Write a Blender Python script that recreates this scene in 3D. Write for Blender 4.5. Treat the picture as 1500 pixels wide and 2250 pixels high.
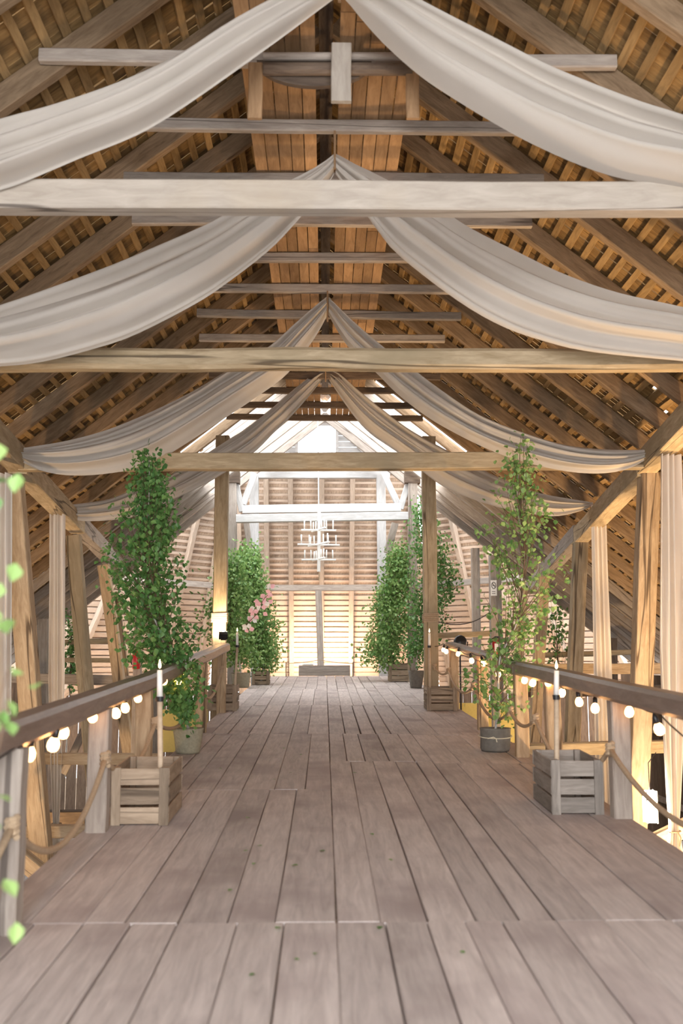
import bpy, math, random
from mathutils import Matrix, Vector
R = random.Random(7)
for o in list(bpy.data.objects): bpy.data.objects.remove(o, do_unlink=True)
scene = bpy.context.scene
COL = scene.collection

# ------------------------------------------------------------------ camera
F, HOR, VPX, CAMZ = 2187.5, 1445.0, 712.0, 1.6
TH = math.atan((HOR-1125)/F)
YAW = math.atan((750-VPX)/F*math.cos(TH))
cam = bpy.data.cameras.new('camera'); camo = bpy.data.objects.new('camera', cam); COL.objects.link(camo)
cam.sensor_fit = 'VERTICAL'; cam.sensor_height = 36.0; cam.lens = 36.0*F/2250
camo.location = (0, 0, CAMZ); camo.rotation_euler = (math.pi/2+TH, 0, -YAW)
cam.clip_end = 300
cam.dof.use_dof = True; cam.dof.focus_distance = 17.0; cam.dof.aperture_fstop = 1.7
scene.camera = camo

# ------------------------------------------------------------------ world, exposure
W = bpy.data.worlds.new('overcast'); scene.world = W; W.use_nodes = True
bg = W.node_tree.nodes['Background']; bg.inputs[0].default_value = (0.93, 0.96, 1.0, 1); bg.inputs[1].default_value = 3.0
scene.view_settings.view_transform = 'Standard'; scene.view_settings.look = 'None'
scene.view_settings.gamma = 1.0; scene.view_settings.use_curve_mapping = False
scene.view_settings.exposure = 1.6
def area(name, loc, target, size, power, color, sy=None):
    l = bpy.data.lights.new(name, 'AREA'); l.energy = power; l.color = color
    l.size = size
    if sy: l.shape = 'RECTANGLE'; l.size_y = sy
    o = bpy.data.objects.new(name, l); COL.objects.link(o); o.location = loc
    o.rotation_euler = (Vector(target)-Vector(loc)).to_track_quat('-Z', 'Y').to_euler()
    return o
# daylight entering by the open barn door at the foot of the bridge, behind the camera
area('door_daylight', (0.3, -2.7, 3.0), (0.3, 10, 1.2), 4.6, 250, (0.96, 0.96, 1.0), 4.2)

# ------------------------------------------------------------------ helpers
def P(x, y, D):
    r = (x-750)/F; u = (1125-y)/F
    d = (r, math.cos(TH)-u*math.sin(TH), math.sin(TH)+u*math.cos(TH))
    c, s = math.cos(YAW), math.sin(YAW)
    d = (d[0]*c+d[1]*s, -d[0]*s+d[1]*c, d[2])
    return Vector((d[0]/d[1]*D, D, CAMZ+d[2]/d[1]*D))
_q = P(712, 1366, 1.0); SL = _q.z-CAMZ
def fz(Y): return SL*Y
def PF(x, y):
    q = P(x, y, 1.0); k = q.z-CAMZ
    D = CAMZ/(SL-k); return Vector((q.x*D, D, fz(D)))
WM = {}
def link(o, parent=None, M=None):
    COL.objects.link(o); M = M or Matrix.Identity(4)
    if parent is not None:
        o.parent = parent; o.matrix_parent_inverse = WM[parent].inverted()
    o.matrix_basis = M; WM[o] = M
    return o
def mk(name, vf, mat, parent=None, M=None, smooth=False):
    me = vf
    if not isinstance(vf, bpy.types.Mesh):
        me = bpy.data.meshes.new(name); me.from_pydata(vf[0], [], vf[1]); me.update()
        if mat: me.materials.append(mat)
        if smooth: me.polygons.foreach_set('use_smooth', [True]*len(me.polygons))
    return link(bpy.data.objects.new(name, me), parent, M)
def tag(o, label, cat, group=None):
    o['label'] = label; o['category'] = cat
    if group: o['group'] = group
    return o
def thing(name, label, cat, loc, group=None):
    o = bpy.data.objects.new(name, None); o.empty_display_size = .1
    link(o, None, Matrix.Translation(Vector(loc))); return tag(o, label, cat, group)
def struct(o): o['kind'] = 'structure'; return o
def sempty(name, loc=(0, 0, 0)):
    o = bpy.data.objects.new(name, None); link(o, None, Matrix.Translation(Vector(loc))); return struct(o)
def join(parts):
    V, Fc = [], []
    for v, f in parts:
        n = len(V); V += list(v); Fc += [tuple(i+n for i in q) for q in f]
    return V, Fc
def xf(vf, M): return [tuple(M @ Vector(v)) for v in vf[0]], vf[1]
def box(x0, x1, y0, y1, z0, z1):
    return ([(x0,y0,z0),(x1,y0,z0),(x1,y1,z0),(x0,y1,z0),(x0,y0,z1),(x1,y0,z1),(x1,y1,z1),(x0,y1,z1)],
            [(0,3,2,1),(4,5,6,7),(0,1,5,4),(1,2,6,5),(2,3,7,6),(3,0,4,7)])
def timber(L, w, h, segs=3, jit=.008, ch=.012, seed=None):
    """squared timber along +x from 0 to L, chamfered, slightly irregular"""
    r = random.Random(seed) if seed is not None else R
    V, Fc = [], []
    a, b = w/2, h/2; c = min(ch, a*.4, b*.4)
    sec = [(-a+c,-b),(a-c,-b),(a,-b+c),(a,b-c),(a-c,b),(-a+c,b),(-a,b-c),(-a,-b+c)]
    for k in range(segs+1):
        x = L*k/segs; oy, oz, s = r.uniform(-jit,jit), r.uniform(-jit,jit), 1+r.uniform(-jit,jit)*2
        for y, z in sec: V.append((x, y*s+oy, z*s+oz))
    for k in range(segs):
        for i in range(8):
            j = (i+1) % 8; Fc.append((k*8+i, (k+1)*8+i, (k+1)*8+j, k*8+j))
    Fc.append(tuple(range(8))); n = segs*8; Fc.append(tuple(n+i for i in reversed(range(8))))
    return V, Fc
def frame(p0, p1, up=(0,0,1)):
    p0, p1 = Vector(p0), Vector(p1); x = (p1-p0).normalized(); u = Vector(up)
    if abs(x.dot(u)) > .98: u = Vector((0,1,0))
    y = u.cross(x).normalized(); z = x.cross(y)
    M = Matrix((x, y, z)).transposed().to_4x4(); M.translation = p0
    return M
_cache = {}
def beam(name, p0, p1, w, h, mat, parent=None, up=(0,0,1), segs=3, jit=.006, ch=.012, share=None):
    L = (Vector(p1)-Vector(p0)).length
    if share:
        k = (share, round(L,2), w, h, mat.name)
        if k not in _cache: _cache[k] = mk(name, timber(L,w,h,segs,jit,ch), mat, parent, frame(p0,p1,up)).data; return [o for o in WM if o.data==_cache[k]][-1]
        return mk(name, _cache[k], mat, parent, frame(p0,p1,up))
    return mk(name, timber(L,w,h,segs,jit,ch), mat, parent, frame(p0,p1,up))
def tube(path, rad, n=8, cap=True):
    V, Fc = [], []; m = len(path); path = [Vector(p) for p in path]
    rads = rad if isinstance(rad, (list, tuple)) else [rad]*m
    prev = None
    for i, p in enumerate(path):
        t = (path[min(i+1,m-1)]-path[max(i-1,0)]).normalized()
        if prev is None: a = t.cross(Vector((0,0,1)) if abs(t.z) < .9 else Vector((1,0,0))).normalized()
        else: a = (prev-t*prev.dot(t)).normalized()
        prev = a; b = t.cross(a)
        for k in range(n):
            q = 2*math.pi*k/n; V.append(tuple(p+(a*math.cos(q)+b*math.sin(q))*rads[i]))
    for i in range(m-1):
        for k in range(n):
            j = (k+1) % n; Fc.append((i*n+k, i*n+j, (i+1)*n+j, (i+1)*n+k))
    if cap: Fc.append(tuple(reversed(range(n)))); Fc.append(tuple((m-1)*n+k for k in range(n)))
    return V, Fc
def lathe(prof, n=16):
    V, Fc = [], []
    for r, z in prof:
        for k in range(n):
            q = 2*math.pi*k/n; V.append((r*math.cos(q), r*math.sin(q), z))
    for i in range(len(prof)-1):
        for k in range(n):
            j = (k+1) % n; Fc.append((i*n+k, i*n+j, (i+1)*n+j, (i+1)*n+k))
    Fc.append(tuple(reversed(range(n)))); m = (len(prof)-1)*n; Fc.append(tuple(m+k for k in range(n)))
    return V, Fc
def T(v): return Matrix.Translation(Vector(v))
def spl(pts, n):
    """sample a smooth curve (Catmull-Rom) through pts at n points, by arc fraction"""
    pts = [Vector(p) for p in pts]; m = len(pts); out = []
    cum = [0]
    for a, b in zip(pts, pts[1:]): cum.append(cum[-1]+(b-a).length)
    for k in range(n):
        s = cum[-1]*k/(n-1); i = 0
        while i < m-2 and cum[i+1] < s: i += 1
        t = (s-cum[i])/max(1e-9, cum[i+1]-cum[i])
        p0, p1, p2, p3 = pts[max(i-1,0)], pts[i], pts[i+1], pts[min(i+2,m-1)]
        out.append(.5*((2*p1)+(p2-p0)*t+(2*p0-5*p1+4*p2-p3)*t*t+(3*p1-p0-3*p2+p3)*t**3))
    return out

# ------------------------------------------------------------------ materials
def nmat(name):
    m = bpy.data.materials.new(name); m.use_nodes = True; nt = m.node_tree
    return m, nt, nt.nodes['Principled BSDF']
def wood(name, c1, c2, rough=.75, grain=10, var=.25, bump=.25, stain=None, freq=1.3, spec=.25, crack=0.0):
    m, nt, b = nmat(name); N, Lk = nt.nodes.new, nt.links.new
    tc = N('ShaderNodeTexCoord'); oi = N('ShaderNodeObjectInfo')
    mul = N('ShaderNodeMath'); mul.operation = 'MULTIPLY'; mul.inputs[1].default_value = 61.0; Lk(oi.outputs['Random'], mul.inputs[0])
    add = N('ShaderNodeVectorMath'); add.operation = 'ADD'; Lk(tc.outputs['Object'], add.inputs[0]); Lk(mul.outputs[0], add.inputs[1])
    mp = N('ShaderNodeMapping'); mp.inputs['Scale'].default_value = (freq, grain, grain); Lk(add.outputs[0], mp.inputs[0])
    n1 = N('ShaderNodeTexNoise'); n1.inputs['Scale'].default_value = 2.2; n1.inputs['Detail'].default_value = 6; n1.inputs['Roughness'].default_value = .65; n1.inputs['Distortion'].default_value = .6
    Lk(mp.outputs[0], n1.inputs['Vector'])
    cr = N('ShaderNodeValToRGB'); cr.color_ramp.elements[0].position = .32; cr.color_ramp.elements[1].position = .68
    cr.color_ramp.elements[0].color = (*c1, 1); cr.color_ramp.elements[1].color = (*c2, 1); Lk(n1.outputs['Fac'], cr.inputs[0])
    col = cr.outputs[0]
    if stain:
        n2 = N('ShaderNodeTexNoise'); n2.inputs['Scale'].default_value = 1.1; n2.inputs['Detail'].default_value = 4; Lk(add.outputs[0], n2.inputs['Vector'])
        r2 = N('ShaderNodeValToRGB'); r2.color_ramp.elements[0].position = .5; r2.color_ramp.elements[1].position = .72; Lk(n2.outputs['Fac'], r2.inputs[0])
        mx = N('ShaderNodeMix'); mx.data_type = 'RGBA'; Lk(r2.outputs[0], mx.inputs['Factor']); Lk(col, mx.inputs['A']); mx.inputs['B'].default_value = (*stain, 1); col = mx.outputs['Result']
    if crack:
        m3 = N('ShaderNodeMapping'); m3.inputs['Scale'].default_value = (.13, 3.4, 3.4); Lk(add.outputs[0], m3.inputs[0])
        n3 = N('ShaderNodeTexNoise'); n3.inputs['Scale'].default_value = 1.0; n3.inputs['Detail'].default_value = 3; n3.inputs['Roughness'].default_value = .35; Lk(m3.outputs[0], n3.inputs['Vector'])
        sb = N('ShaderNodeMath'); sb.operation = 'SUBTRACT'; sb.inputs[1].default_value = .5; Lk(n3.outputs['Fac'], sb.inputs[0])
        ab = N('ShaderNodeMath'); ab.operation = 'ABSOLUTE'; Lk(sb.outputs[0], ab.inputs[0])
        cm = N('ShaderNodeMapRange'); cm.inputs['From Min'].default_value = .003; cm.inputs['From Max'].default_value = .010; cm.inputs['To Min'].default_value = crack; cm.inputs['To Max'].default_value = 0; Lk(ab.outputs[0], cm.inputs['Value'])
        m4 = N('ShaderNodeMix'); m4.data_type = 'RGBA'; Lk(cm.outputs[0], m4.inputs['Factor']); Lk(col, m4.inputs['A']); m4.inputs['B'].default_value = (c1[0]*.22, c1[1]*.2, c1[2]*.2, 1); col = m4.outputs['Result']
    mr = N('ShaderNodeMapRange'); mr.inputs['To Min'].default_value = 1-var; mr.inputs['To Max'].default_value = 1+var; Lk(oi.outputs['Random'], mr.inputs['Value'])
    hs = N('ShaderNodeHueSaturation'); Lk(mr.outputs[0], hs.inputs['Value']); Lk(col, hs.inputs['Color'])
    Lk(hs.outputs[0], b.inputs['Base Color']); b.inputs['Roughness'].default_value = rough; b.inputs['Specular IOR Level'].default_value = spec
    bp = N('ShaderNodeBump'); bp.inputs['Strength'].default_value = bump; bp.inputs['Distance'].default_value = .02; Lk(n1.outputs['Fac'], bp.inputs['Height']); Lk(bp.outputs[0], b.inputs['Normal'])
    return m
def plain(name, c, rough=.6, metal=0, noise=.15, scale=20):
    m, nt, b = nmat(name); N, Lk = nt.nodes.new, nt.links.new
    tc = N('ShaderNodeTexCoord'); n1 = N('ShaderNodeTexNoise'); n1.inputs['Scale'].default_value = scale; n1.inputs['Detail'].default_value = 4; Lk(tc.outputs['Object'], n1.inputs['Vector'])
    mr = N('ShaderNodeMapRange'); mr.inputs['To Min'].default_value = 1-noise; mr.inputs['To Max'].default_value = 1+noise; Lk(n1.outputs['Fac'], mr.inputs['Value'])
    hs = N('ShaderNodeHueSaturation'); hs.inputs['Color'].default_value = (*c, 1); Lk(mr.outputs[0], hs.inputs['Value']); Lk(hs.outputs[0], b.inputs['Base Color'])
    b.inputs['Roughness'].default_value = rough; b.inputs['Metallic'].default_value = metal
    return m
def emit(name, c, s):
    m, nt, b = nmat(name); b.inputs['Base Color'].default_value = (*c, 1); b.inputs['Emission Color'].default_value = (*c, 1); b.inputs['Emission Strength'].default_value = s
    return m
def cloth(name, c):
    m, nt, b = nmat(name); N, Lk = nt.nodes.new, nt.links.new
    tc = N('ShaderNodeTexCoord'); n1 = N('ShaderNodeTexNoise'); n1.inputs['Scale'].default_value = 3; Lk(tc.outputs['Object'], n1.inputs['Vector'])
    mr = N('ShaderNodeMapRange'); mr.inputs['To Min'].default_value = .94; mr.inputs['To Max'].default_value = 1.06; Lk(n1.outputs['Fac'], mr.inputs['Value'])
    hs = N('ShaderNodeHueSaturation'); hs.inputs['Color'].default_value = (*c, 1); Lk(mr.outputs[0], hs.inputs['Value'])
    tr = N('ShaderNodeBsdfTranslucent'); df = N('ShaderNodeBsdfDiffuse'); mx = N('ShaderNodeMixShader'); mx.inputs[0].default_value = .3
    Lk(hs.outputs[0], tr.inputs[0]); Lk(hs.outputs[0], df.inputs[0]); Lk(df.outputs[0], mx.inputs[1]); Lk(tr.outputs[0], mx.inputs[2])
    Lk(mx.outputs[0], nt.nodes['Material Output'].inputs[0]); return m
def leafmat(name, c1, c2):
    m, nt, b = nmat(name); N, Lk = nt.nodes.new, nt.links.new
    g = N('ShaderNodeNewGeometry'); oi = N('ShaderNodeObjectInfo'); ad = N('ShaderNodeMath'); ad.operation = 'ADD'; Lk(g.outputs['Random Per Island'], ad.inputs[0]); Lk(oi.outputs['Random'], ad.inputs[1])
    fr = N('ShaderNodeMath'); fr.operation = 'FRACT'; Lk(ad.outputs[0], fr.inputs[0])
    cr = N('ShaderNodeValToRGB'); cr.color_ramp.elements[0].color = (*c1, 1); cr.color_ramp.elements[1].color = (*c2, 1); Lk(fr.outputs[0], cr.inputs[0])
    tr = N('ShaderNodeBsdfTranslucent'); mx = N('ShaderNodeMixShader'); mx.inputs[0].default_value = .35
    Lk(cr.outputs[0], tr.inputs[0]); Lk(cr.outputs[0], b.inputs['Base Color']); b.inputs['Roughness'].default_value = .45
    Lk(b.outputs[0], mx.inputs[1]); Lk(tr.outputs[0], mx.inputs[2]); Lk(mx.outputs[0], nt.nodes['Material Output'].inputs[0]); return m

M_floor = wood('weathered_deck_wood', (.39,.335,.305), (.575,.50,.46), .72, 9, .13, .3, (.33,.27,.25), .9, .3)
M_raft = wood('brown_rafter_wood', (.18,.12,.07), (.335,.235,.145), .8, 9, .2, .3)
M_batt = wood('golden_batten_wood', (.215,.137,.062), (.375,.248,.115), .8, 9, .2, .25)
M_deck = wood('golden_roof_board_wood', (.15,.088,.035), (.355,.222,.09), .8, 7, .3, .3, (.10,.06,.03))
M_ridge = wood('ridge_plank_wood', (.26,.155,.08), (.42,.265,.145), .8, 8, .22, .2)
M_pale = wood('pale_beam_wood', (.36,.31,.255), (.47,.415,.35), .75, 7, .06, .25, (.41,.34,.255), crack=.8)
M_tan = wood('tan_beam_wood', (.32,.24,.14), (.53,.42,.275), .78, 8, .12, .3, (.33,.26,.16), crack=.8)
M_post = wood('honey_post_wood', (.37,.26,.155), (.58,.44,.285), .78, 8, .1, .3, crack=.85)
M_grey = wood('grey_old_wood', (.27,.225,.19), (.42,.365,.31), .8, 9, .2, .3, crack=.7)
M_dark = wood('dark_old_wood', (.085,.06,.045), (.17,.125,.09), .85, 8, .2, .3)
M_rail = wood('worn_rail_wood', (.15,.105,.085), (.27,.20,.165), .36, 8, .08, .2, None, 1.2, .5)
M_white = wood('limewashed_wood', (.44,.43,.415), (.60,.59,.575), .7, 8, .06, .2)
M_apse = wood('apse_batten_wood', (.50,.40,.32), (.66,.545,.445), .8, 9, .1, .2)
M_aprf = wood('apse_rafter_wood', (.38,.30,.235), (.53,.43,.34), .8, 9, .1, .2)
M_shin = wood('apse_shingle_wood', (.32,.235,.17), (.56,.43,.32), .85, 12, .1, .3, (.22,.155,.115), 3.0)
M_crate = wood('crate_wood', (.22,.165,.115), (.39,.305,.22), .8, 9, .28, .3, crack=.6)
M_crg = wood('grey_crate_wood', (.19,.165,.14), (.34,.30,.26), .8, 9, .22, .3)
M_pole = wood('candle_pole_wood', (.46,.35,.24), (.58,.46,.33), .6, 8, .08, .1)
M_cloth = cloth('cream_drape_cloth', (.60,.55,.485))
M_curt = cloth('ivory_curtain_cloth', (.86,.80,.72))
M_rope = plain('hemp_rope', (.42,.31,.20), .9, 0, .3, 60)
M_black = plain('black_plastic', (.015,.015,.017), .4)
M_cable = plain('dark_cable', (.03,.024,.02), .6)
M_wax = plain('white_wax', (.85,.83,.78), .5, 0, .03)
M_wpaint = plain('white_paint', (.82,.80,.76), .5, 0, .05)
M_burlap = plain('burlap', (.30,.27,.19), .95, 0, .35, 35)
M_potd = plain('dark_stone_pot', (.17,.155,.13), .9, 0, .35, 18)
M_string = plain('pale_string', (.72,.66,.50), .8)
M_soil = plain('soil', (.07,.05,.035), .95, 0, .4, 30)
M_bark = plain('birch_bark', (.55,.52,.47), .8, 0, .5, 14)
M_twig = plain('birch_twig', (.16,.10,.06), .8, 0, .3, 14)
M_leaf = leafmat('birch_leaf', (.055,.17,.04), (.21,.39,.115))
M_leaf2 = leafmat('birch_leaf_light', (.10,.24,.055), (.36,.52,.18))
M_red = plain('red_enamel', (.55,.02,.025), .3, 0, .05)
M_paper = plain('white_paper', (.85,.85,.84), .6, 0, .03)
M_ink = plain('dark_ink', (.03,.03,.04), .6)
M_steel = plain('grey_steel', (.42,.44,.47), .4, .6, .1)
M_straw = plain('straw_ground', (.22,.15,.085), .95, 0, .5, 6)
M_yel = plain('yellow_panel', (.62,.50,.16), .7, 0, .1)
M_pink = plain('pink_petal', (.85,.50,.55), .6, 0, .1)
M_tarp = cloth('white_sheet_cloth', (.82,.84,.88))
M_bulb = emit('warm_bulb_glow', (1.0,.47,.16), 5.5)
M_flame = emit('candle_flame_glow', (1.0,.60,.22), 14)
M_lamp = emit('flood_lamp_glow', (1.0,.86,.66), 45)

# ------------------------------------------------------------------ roof shell
ZR, PIT = 8.60, math.atan(.80)
CA, SA = math.cos(PIT), math.sin(PIT)
U = 1.1
def Dc(i): return (7.45+i)*U
RL = 11.9                     # slope length
YF, YO, YE = -3.0, Dc(12.6), 29.4  # front, start of the open upper roof, end of the nave
XO = 4.05                     # slope distance where boarding starts beyond YO
def roofM(side):
    ex = Vector((side*CA, 0, -SA)); ey = Vector((0, side, 0)); ez = ex.cross(ey)
    M = Matrix((ex, ey, ez)).transposed().to_4x4(); M.translation = (0, 0, ZR); return M
for side, nm in ((-1,'ceiling_left'), (1,'ceiling_right')):
    root = sempty(nm, (side*5, 10, 4)); M0 = roofM(side)
    rng = random.Random(40+side)
    # boards up the slope
    y = YF; rest = []; cnt = 0
    while y < YE:
        w = rng.uniform(.13,.19); g = rng.choice((.002,.003,.004,.012 if y < 14 else .02))
        x0 = -.215 if y < YO else XO
        z = .262+rng.uniform(0,.012)
        pieces = [(x0, RL)]
        if y > 13 and rng.random() < .35:                      # a split or a short gap
            a = rng.uniform(4.5, 10.5); pieces = [(x0, a), (a+rng.uniform(.01,.05), RL)]
        if y >= YO: pieces = [(XO, RL)]+([(-.215, 1.3)] if y < 25.6 else [])
        for a, b in pieces:
            v = box(0, b-a, 0, w-g, 0, .022)
            o = mk('board', v, M_deck, root, M0 @ T((a, side*y if side > 0 else side*y-(w-g), z)))
        y += w
    # battens lengthwise
    x = .12
    while x < RL-.05:
        yend = 25.8 if x < 1.3 else YO if x < XO-.05 else YE
        bw = rng.uniform(.075,.095)
        p0 = M0 @ Vector((x, side*YF, .241)); p1 = M0 @ Vector((x, side*yend, .241))
        beam('batten', p0, p1, bw, .04, M_batt, root, up=M0.to_3x3() @ Vector((0,0,1)), segs=6, jit=.006, ch=.004)
        x += rng.uniform(.20,.235)
    # rafters
    for i in range(-9, 20):
        Y = Dc(i)+rng.uniform(-.03,.03)
        if Y > YE: continue
        p0 = M0 @ Vector((.03, side*Y, .11)); p1 = M0 @ Vector((RL-.1, side*Y, .11))
        beam('rafter', p0, p1, .12, .22, M_raft if Y < 23 else M_grey, root, up=M0.to_3x3() @ Vector((0,0,1)), segs=4, jit=.012, ch=.01)
beam('ridge_beam', (0, YF, ZR+.03), (0, 25.8, ZR+.03), .16, .2, M_dark, None, segs=4)['kind'] = 'structure'
# taller roof over the crossing, behind the end of the nave ridge
for side, nm in ((-1,'ceiling_crossing_left'), (1,'ceiling_crossing_right')):
    root = sempty(nm, (side*1.8, 30.5, 9)); M1 = T((0, 0, 10.35-ZR)) @ roofM(side); y = 27.6
    while y < 33.3:
        mk('board', box(-.03, 4.6, 0, .185, 0, .025), M_ridge, root, M1 @ T((0, side*y if side > 0 else side*y-.185, R.uniform(0,.01)))); y += .19
    for Y in (27.8, 29.6, 31.4):
        beam('rafter', M1 @ Vector((0, side*Y, -.08)), M1 @ Vector((4.5, side*Y, -.08)), .12, .15, M_white, root, up=M1.to_3x3() @ Vector((0,0,1)))
# collar ties
ends = {0:(-2.5,2.56), 1:(-2.1,2.2), 2:(-2.2,2.4), 3:(-2.32,2.5), 4:(-2.1,2.15), 5:(-1.85,2.14), 6:(-1.96,2.09), 7:(-2.06,1.97)}
place = {-3:'nearest of all, overhead',-2:'second nearest, overhead',-1:'behind the apex of the nearest drape',0:'carrying the rope hoist',1:'holding the peg of the second drape',2:'just behind the pale beam',
         3:'third one seen from the hoist',4:'fourth one seen from the hoist',5:'holding the peg of the third drape',6:'first one behind the third drape apex',7:'second one behind the third drape apex',
         8:'hidden behind the second cross beam',9:'holding the peg of the farthest drape',10:'dark against the bright roof opening, upper',11:'dark against the bright roof opening, middle',12:'dark against the bright roof opening, lowest'}
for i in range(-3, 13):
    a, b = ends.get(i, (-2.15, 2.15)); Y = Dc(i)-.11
    o = beam('collar_tie', (a, Y, 6.80+R.uniform(-.02,.02)), (b, Y, 6.80+R.uniform(-.02,.02)), .08, .125, M_grey if i < 8 else M_dark, None, segs=5, jit=.008)  # farther ties take darker wood, imitating backlit silhouettes in their colour
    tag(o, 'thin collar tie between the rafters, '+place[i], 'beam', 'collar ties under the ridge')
# plank walkway lying on the collar ties
wk = thing('loft_walkway', 'narrow plank walkway lying on the collar ties under the ridge', 'walkway', (0, 13, 6.87))
for k in range(10):
    x = -.76+.135*k if k < 5 else .12+.135*(k-5)
    y = 3.6
    while y < Dc(12.3):
        L = min(R.uniform(3.0,4.6), Dc(12.3)-y)
        if L < .4: break
        mk('plank', timber(L-.01, .126, .025, 1, .001, .003), M_ridge, wk, frame((x+.065, y, 6.892), (x+.065, y+L-.01, 6.892+R.uniform(-.004,.004))))
        y += L
# hoist hanging under the walkway
h0 = P(750, 160, 8.0)
ho = thing('rope_hoist', 'old dark hoist with a drum and a pale hanging board under the ridge', 'hoist', (h0.x, 7.9, 6.4))
def PB(name, x0, y0, x1, y1, D, th, mat, parent, jit=.004):    # an upright board whose face spans two corners
    a = P(x0, y0, D); b = P(x1, y1, D)
    w = b.x-a.x; h = a.z-b.z
    v = timber(h, th, w, 2, jit, .008)
    return mk(name, v, mat, parent, frame(((a.x+b.x)/2, D, b.z), ((a.x+b.x)/2, D, a.z), (1,0,0)))
PB('hanging_board', 728, 97, 772, 225, 7.78, .05, M_pale, ho)
for x in (560, 905): PB('side_board', x-14, 140, x+16, 262, 7.95, .04, M_ridge, ho)
for y, r in ((124, .035), (152, .055)):
    mk('axle', tube([P(578, y, 7.95), P(905, y, 7.95)], r, 10), M_grey if y < 130 else M_dark, ho)
c = P(690, 150, 8.02)
mk('drum', ([(c.x+.50*math.cos(math.pi+math.pi*k/18), 8.0+d, c.z+.06+.24*math.sin(math.pi+math.pi*k/18)) for d in (0,.05) for k in range(19)],
   [tuple(reversed(range(19))), tuple(range(19,38))]+[(k,k+1,k+20,k+19) for k in range(18)]+[(18,0,19,37)]), M_dark, ho)

# ------------------------------------------------------------------ bridge deck
fl = sempty('floor', (0.3, 15, .5))
XL, XRr = -1.86, 2.52
cuts = [1.3, 5.6, 10.6, 14.7, 19.4, 24.4, 29.9]
for r in range(6):
    n = 16; gb = [XL, -.78, 0.07, 1.25, XRr]; gw_ = []
    for q in range(4):
        ws = [R.uniform(.8,1.25) for _ in range((4,3,5,4)[q])]; gw_ += [(w_/sum(ws)*(gb[q+1]-gb[q]), q) for w_ in ws]
    x = XL
    for k in range(n):
        w, k = gw_[k]
        y0, y1 = cuts[r], cuts[r+1]
        def sh(c, kk):
            if c in (1.3, 5.6, 29.9): return c
            return c+(-.85 if kk < 2 else 1.1)*(1 if c == 10.6 else 0)+random.Random(int(c*10)*31+kk).uniform(-.3,.3)
        a, b = sh(y0, k), sh(y1, k)-.003
        g = R.choice((.004,.005,.006,.010,.018))
        dz = R.uniform(-.004,.002)
        skew = R.uniform(-.012,.012)
        mk('plank', timber(b-a, w-g, .05, 3, .0025, .006), M_floor, fl, frame((x+w/2, a, fz(a)-.025+dz), (x+w/2+skew*0, b, fz(b)-.025+dz)))
        x += w
for k in range(36):
    Y = 1.5+.8*k; beam('joist', (XL+.03, Y, fz(Y)-.115), (XRr-.03, Y, fz(Y)-.115), .1, .115, M_dark, fl, segs=1, share='joist')
for i, X in enumerate((-1.7, .3, 2.35)):
    tag(beam('bridge_girder', (X, 1.3, fz(1.3)-.25), (X, 29.9, fz(29.9)-.36), .22, .36, M_grey, None, segs=6),
        'long girder carrying the plank bridge, '+('on its left edge','under its middle','on its right edge')[i], 'beam')

# ------------------------------------------------------------------ walls, ground, apse
g = mk('ground', box(-14, 14, -6, 44, -3.7, -3.5), M_straw); struct(g)
for side, nm in ((-1,'wall_left'), (1,'wall_right')):
    root = sempty(nm, (side*9.2, 16, -1)); rng = random.Random(9+side)
    y = -3.0
    while y < 31:
        w = rng.uniform(.16,.26); gp = rng.choice((.001,.002,.003,.006,.018))
        if not (26.4 < y < 27.9 and side < 0):
            mk('board', box(0, 4.62, -(w-gp)/2, (w-gp)/2, -.012, .012), M_dark, root, frame((side*9.22, y+w/2, -3.5), (side*9.22, y+w/2, 1.12), (1,0,0)))
        y += w
    for z in (-2.2, -.4):
        beam('rail', (side*9.14, -3, z), (side*9.14, 31, z), .12, .14, M_grey, root, segs=4)
root = sempty('wall_front', (0, -3.05, 2)); x = -9.2
while x < 9.2:
    w = .23; zt_ = ZR-.8*abs(x)-.05; lo = 4.6 if -2.1 < x < 2.6 else -3.5
    if zt_ > lo: mk('board', timber(zt_-lo, w-.004, .03, 1, .001, .004), M_grey, root, frame((x, -3.08, lo), (x, -3.08, zt_), (0,1,0)))
    x += w
# apse: three sloping boarded faces
def facet(A, B, Ct, Dt, nm, lower_z, raft_x):
    """A,B eave corners left/right, Ct,Dt top corners left/right"""
    A, B, Ct, Dt = map(Vector, (A, B, Ct, Dt)); root = sempty(nm, (A+B)/2)
    n = (B-A).cross(Ct-A).normalized(); n = n if n.y < 0 else -n
    off = -n*.16
    q = [A+off, B+off, Dt+off, Ct+off]; q2 = [p-n*.05 for p in q]
    Mf = frame(A, Ct, n)
    inv = Mf.inverted()
    mk('shingles', ([tuple(inv @ p) for p in q+q2], [(0,1,2,3),(7,6,5,4),(0,4,5,1),(1,5,6,2),(2,6,7,3),(3,7,4,0)]), M_shin, root, Mf)
    L = ((Ct+Dt)/2-(A+B)/2).length; k = .06
    while k < L-.05:
        t = k/L; a = A.lerp(Ct, t)-n*.13; b = B.lerp(Dt, t)-n*.13
        low = a.z < lower_z
        beam('batten', a, b, .17 if low else .085, .035, M_apse, root, up=n, segs=2, jit=.004, ch=.004)
        k += .232
    for s, t in raft_x:
        beam('rafter', A.lerp(B, s)-n*.02, Ct.lerp(Dt, t)-n*.02, .17, .18, M_aprf, root, up=n, segs=3)
    return root, n
zt, ze = 7.55, .3
cA, cB, cC, cD = (-4.3,38.2,ze), (4.3,38.2,ze), (-3.0,32.6,zt), (3.0,32.6,zt)
def fx(X): return ((X+4.3)/8.6, (X+3.0)/6.0)
facet(cA, cB, cC, cD, 'wall_far', 3.9, [(fx(X)[0], fx(X*.93)[1]) for X in (-3.1,-2.1,-1.22,-.1,1.0,2.1,3.1)])
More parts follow.
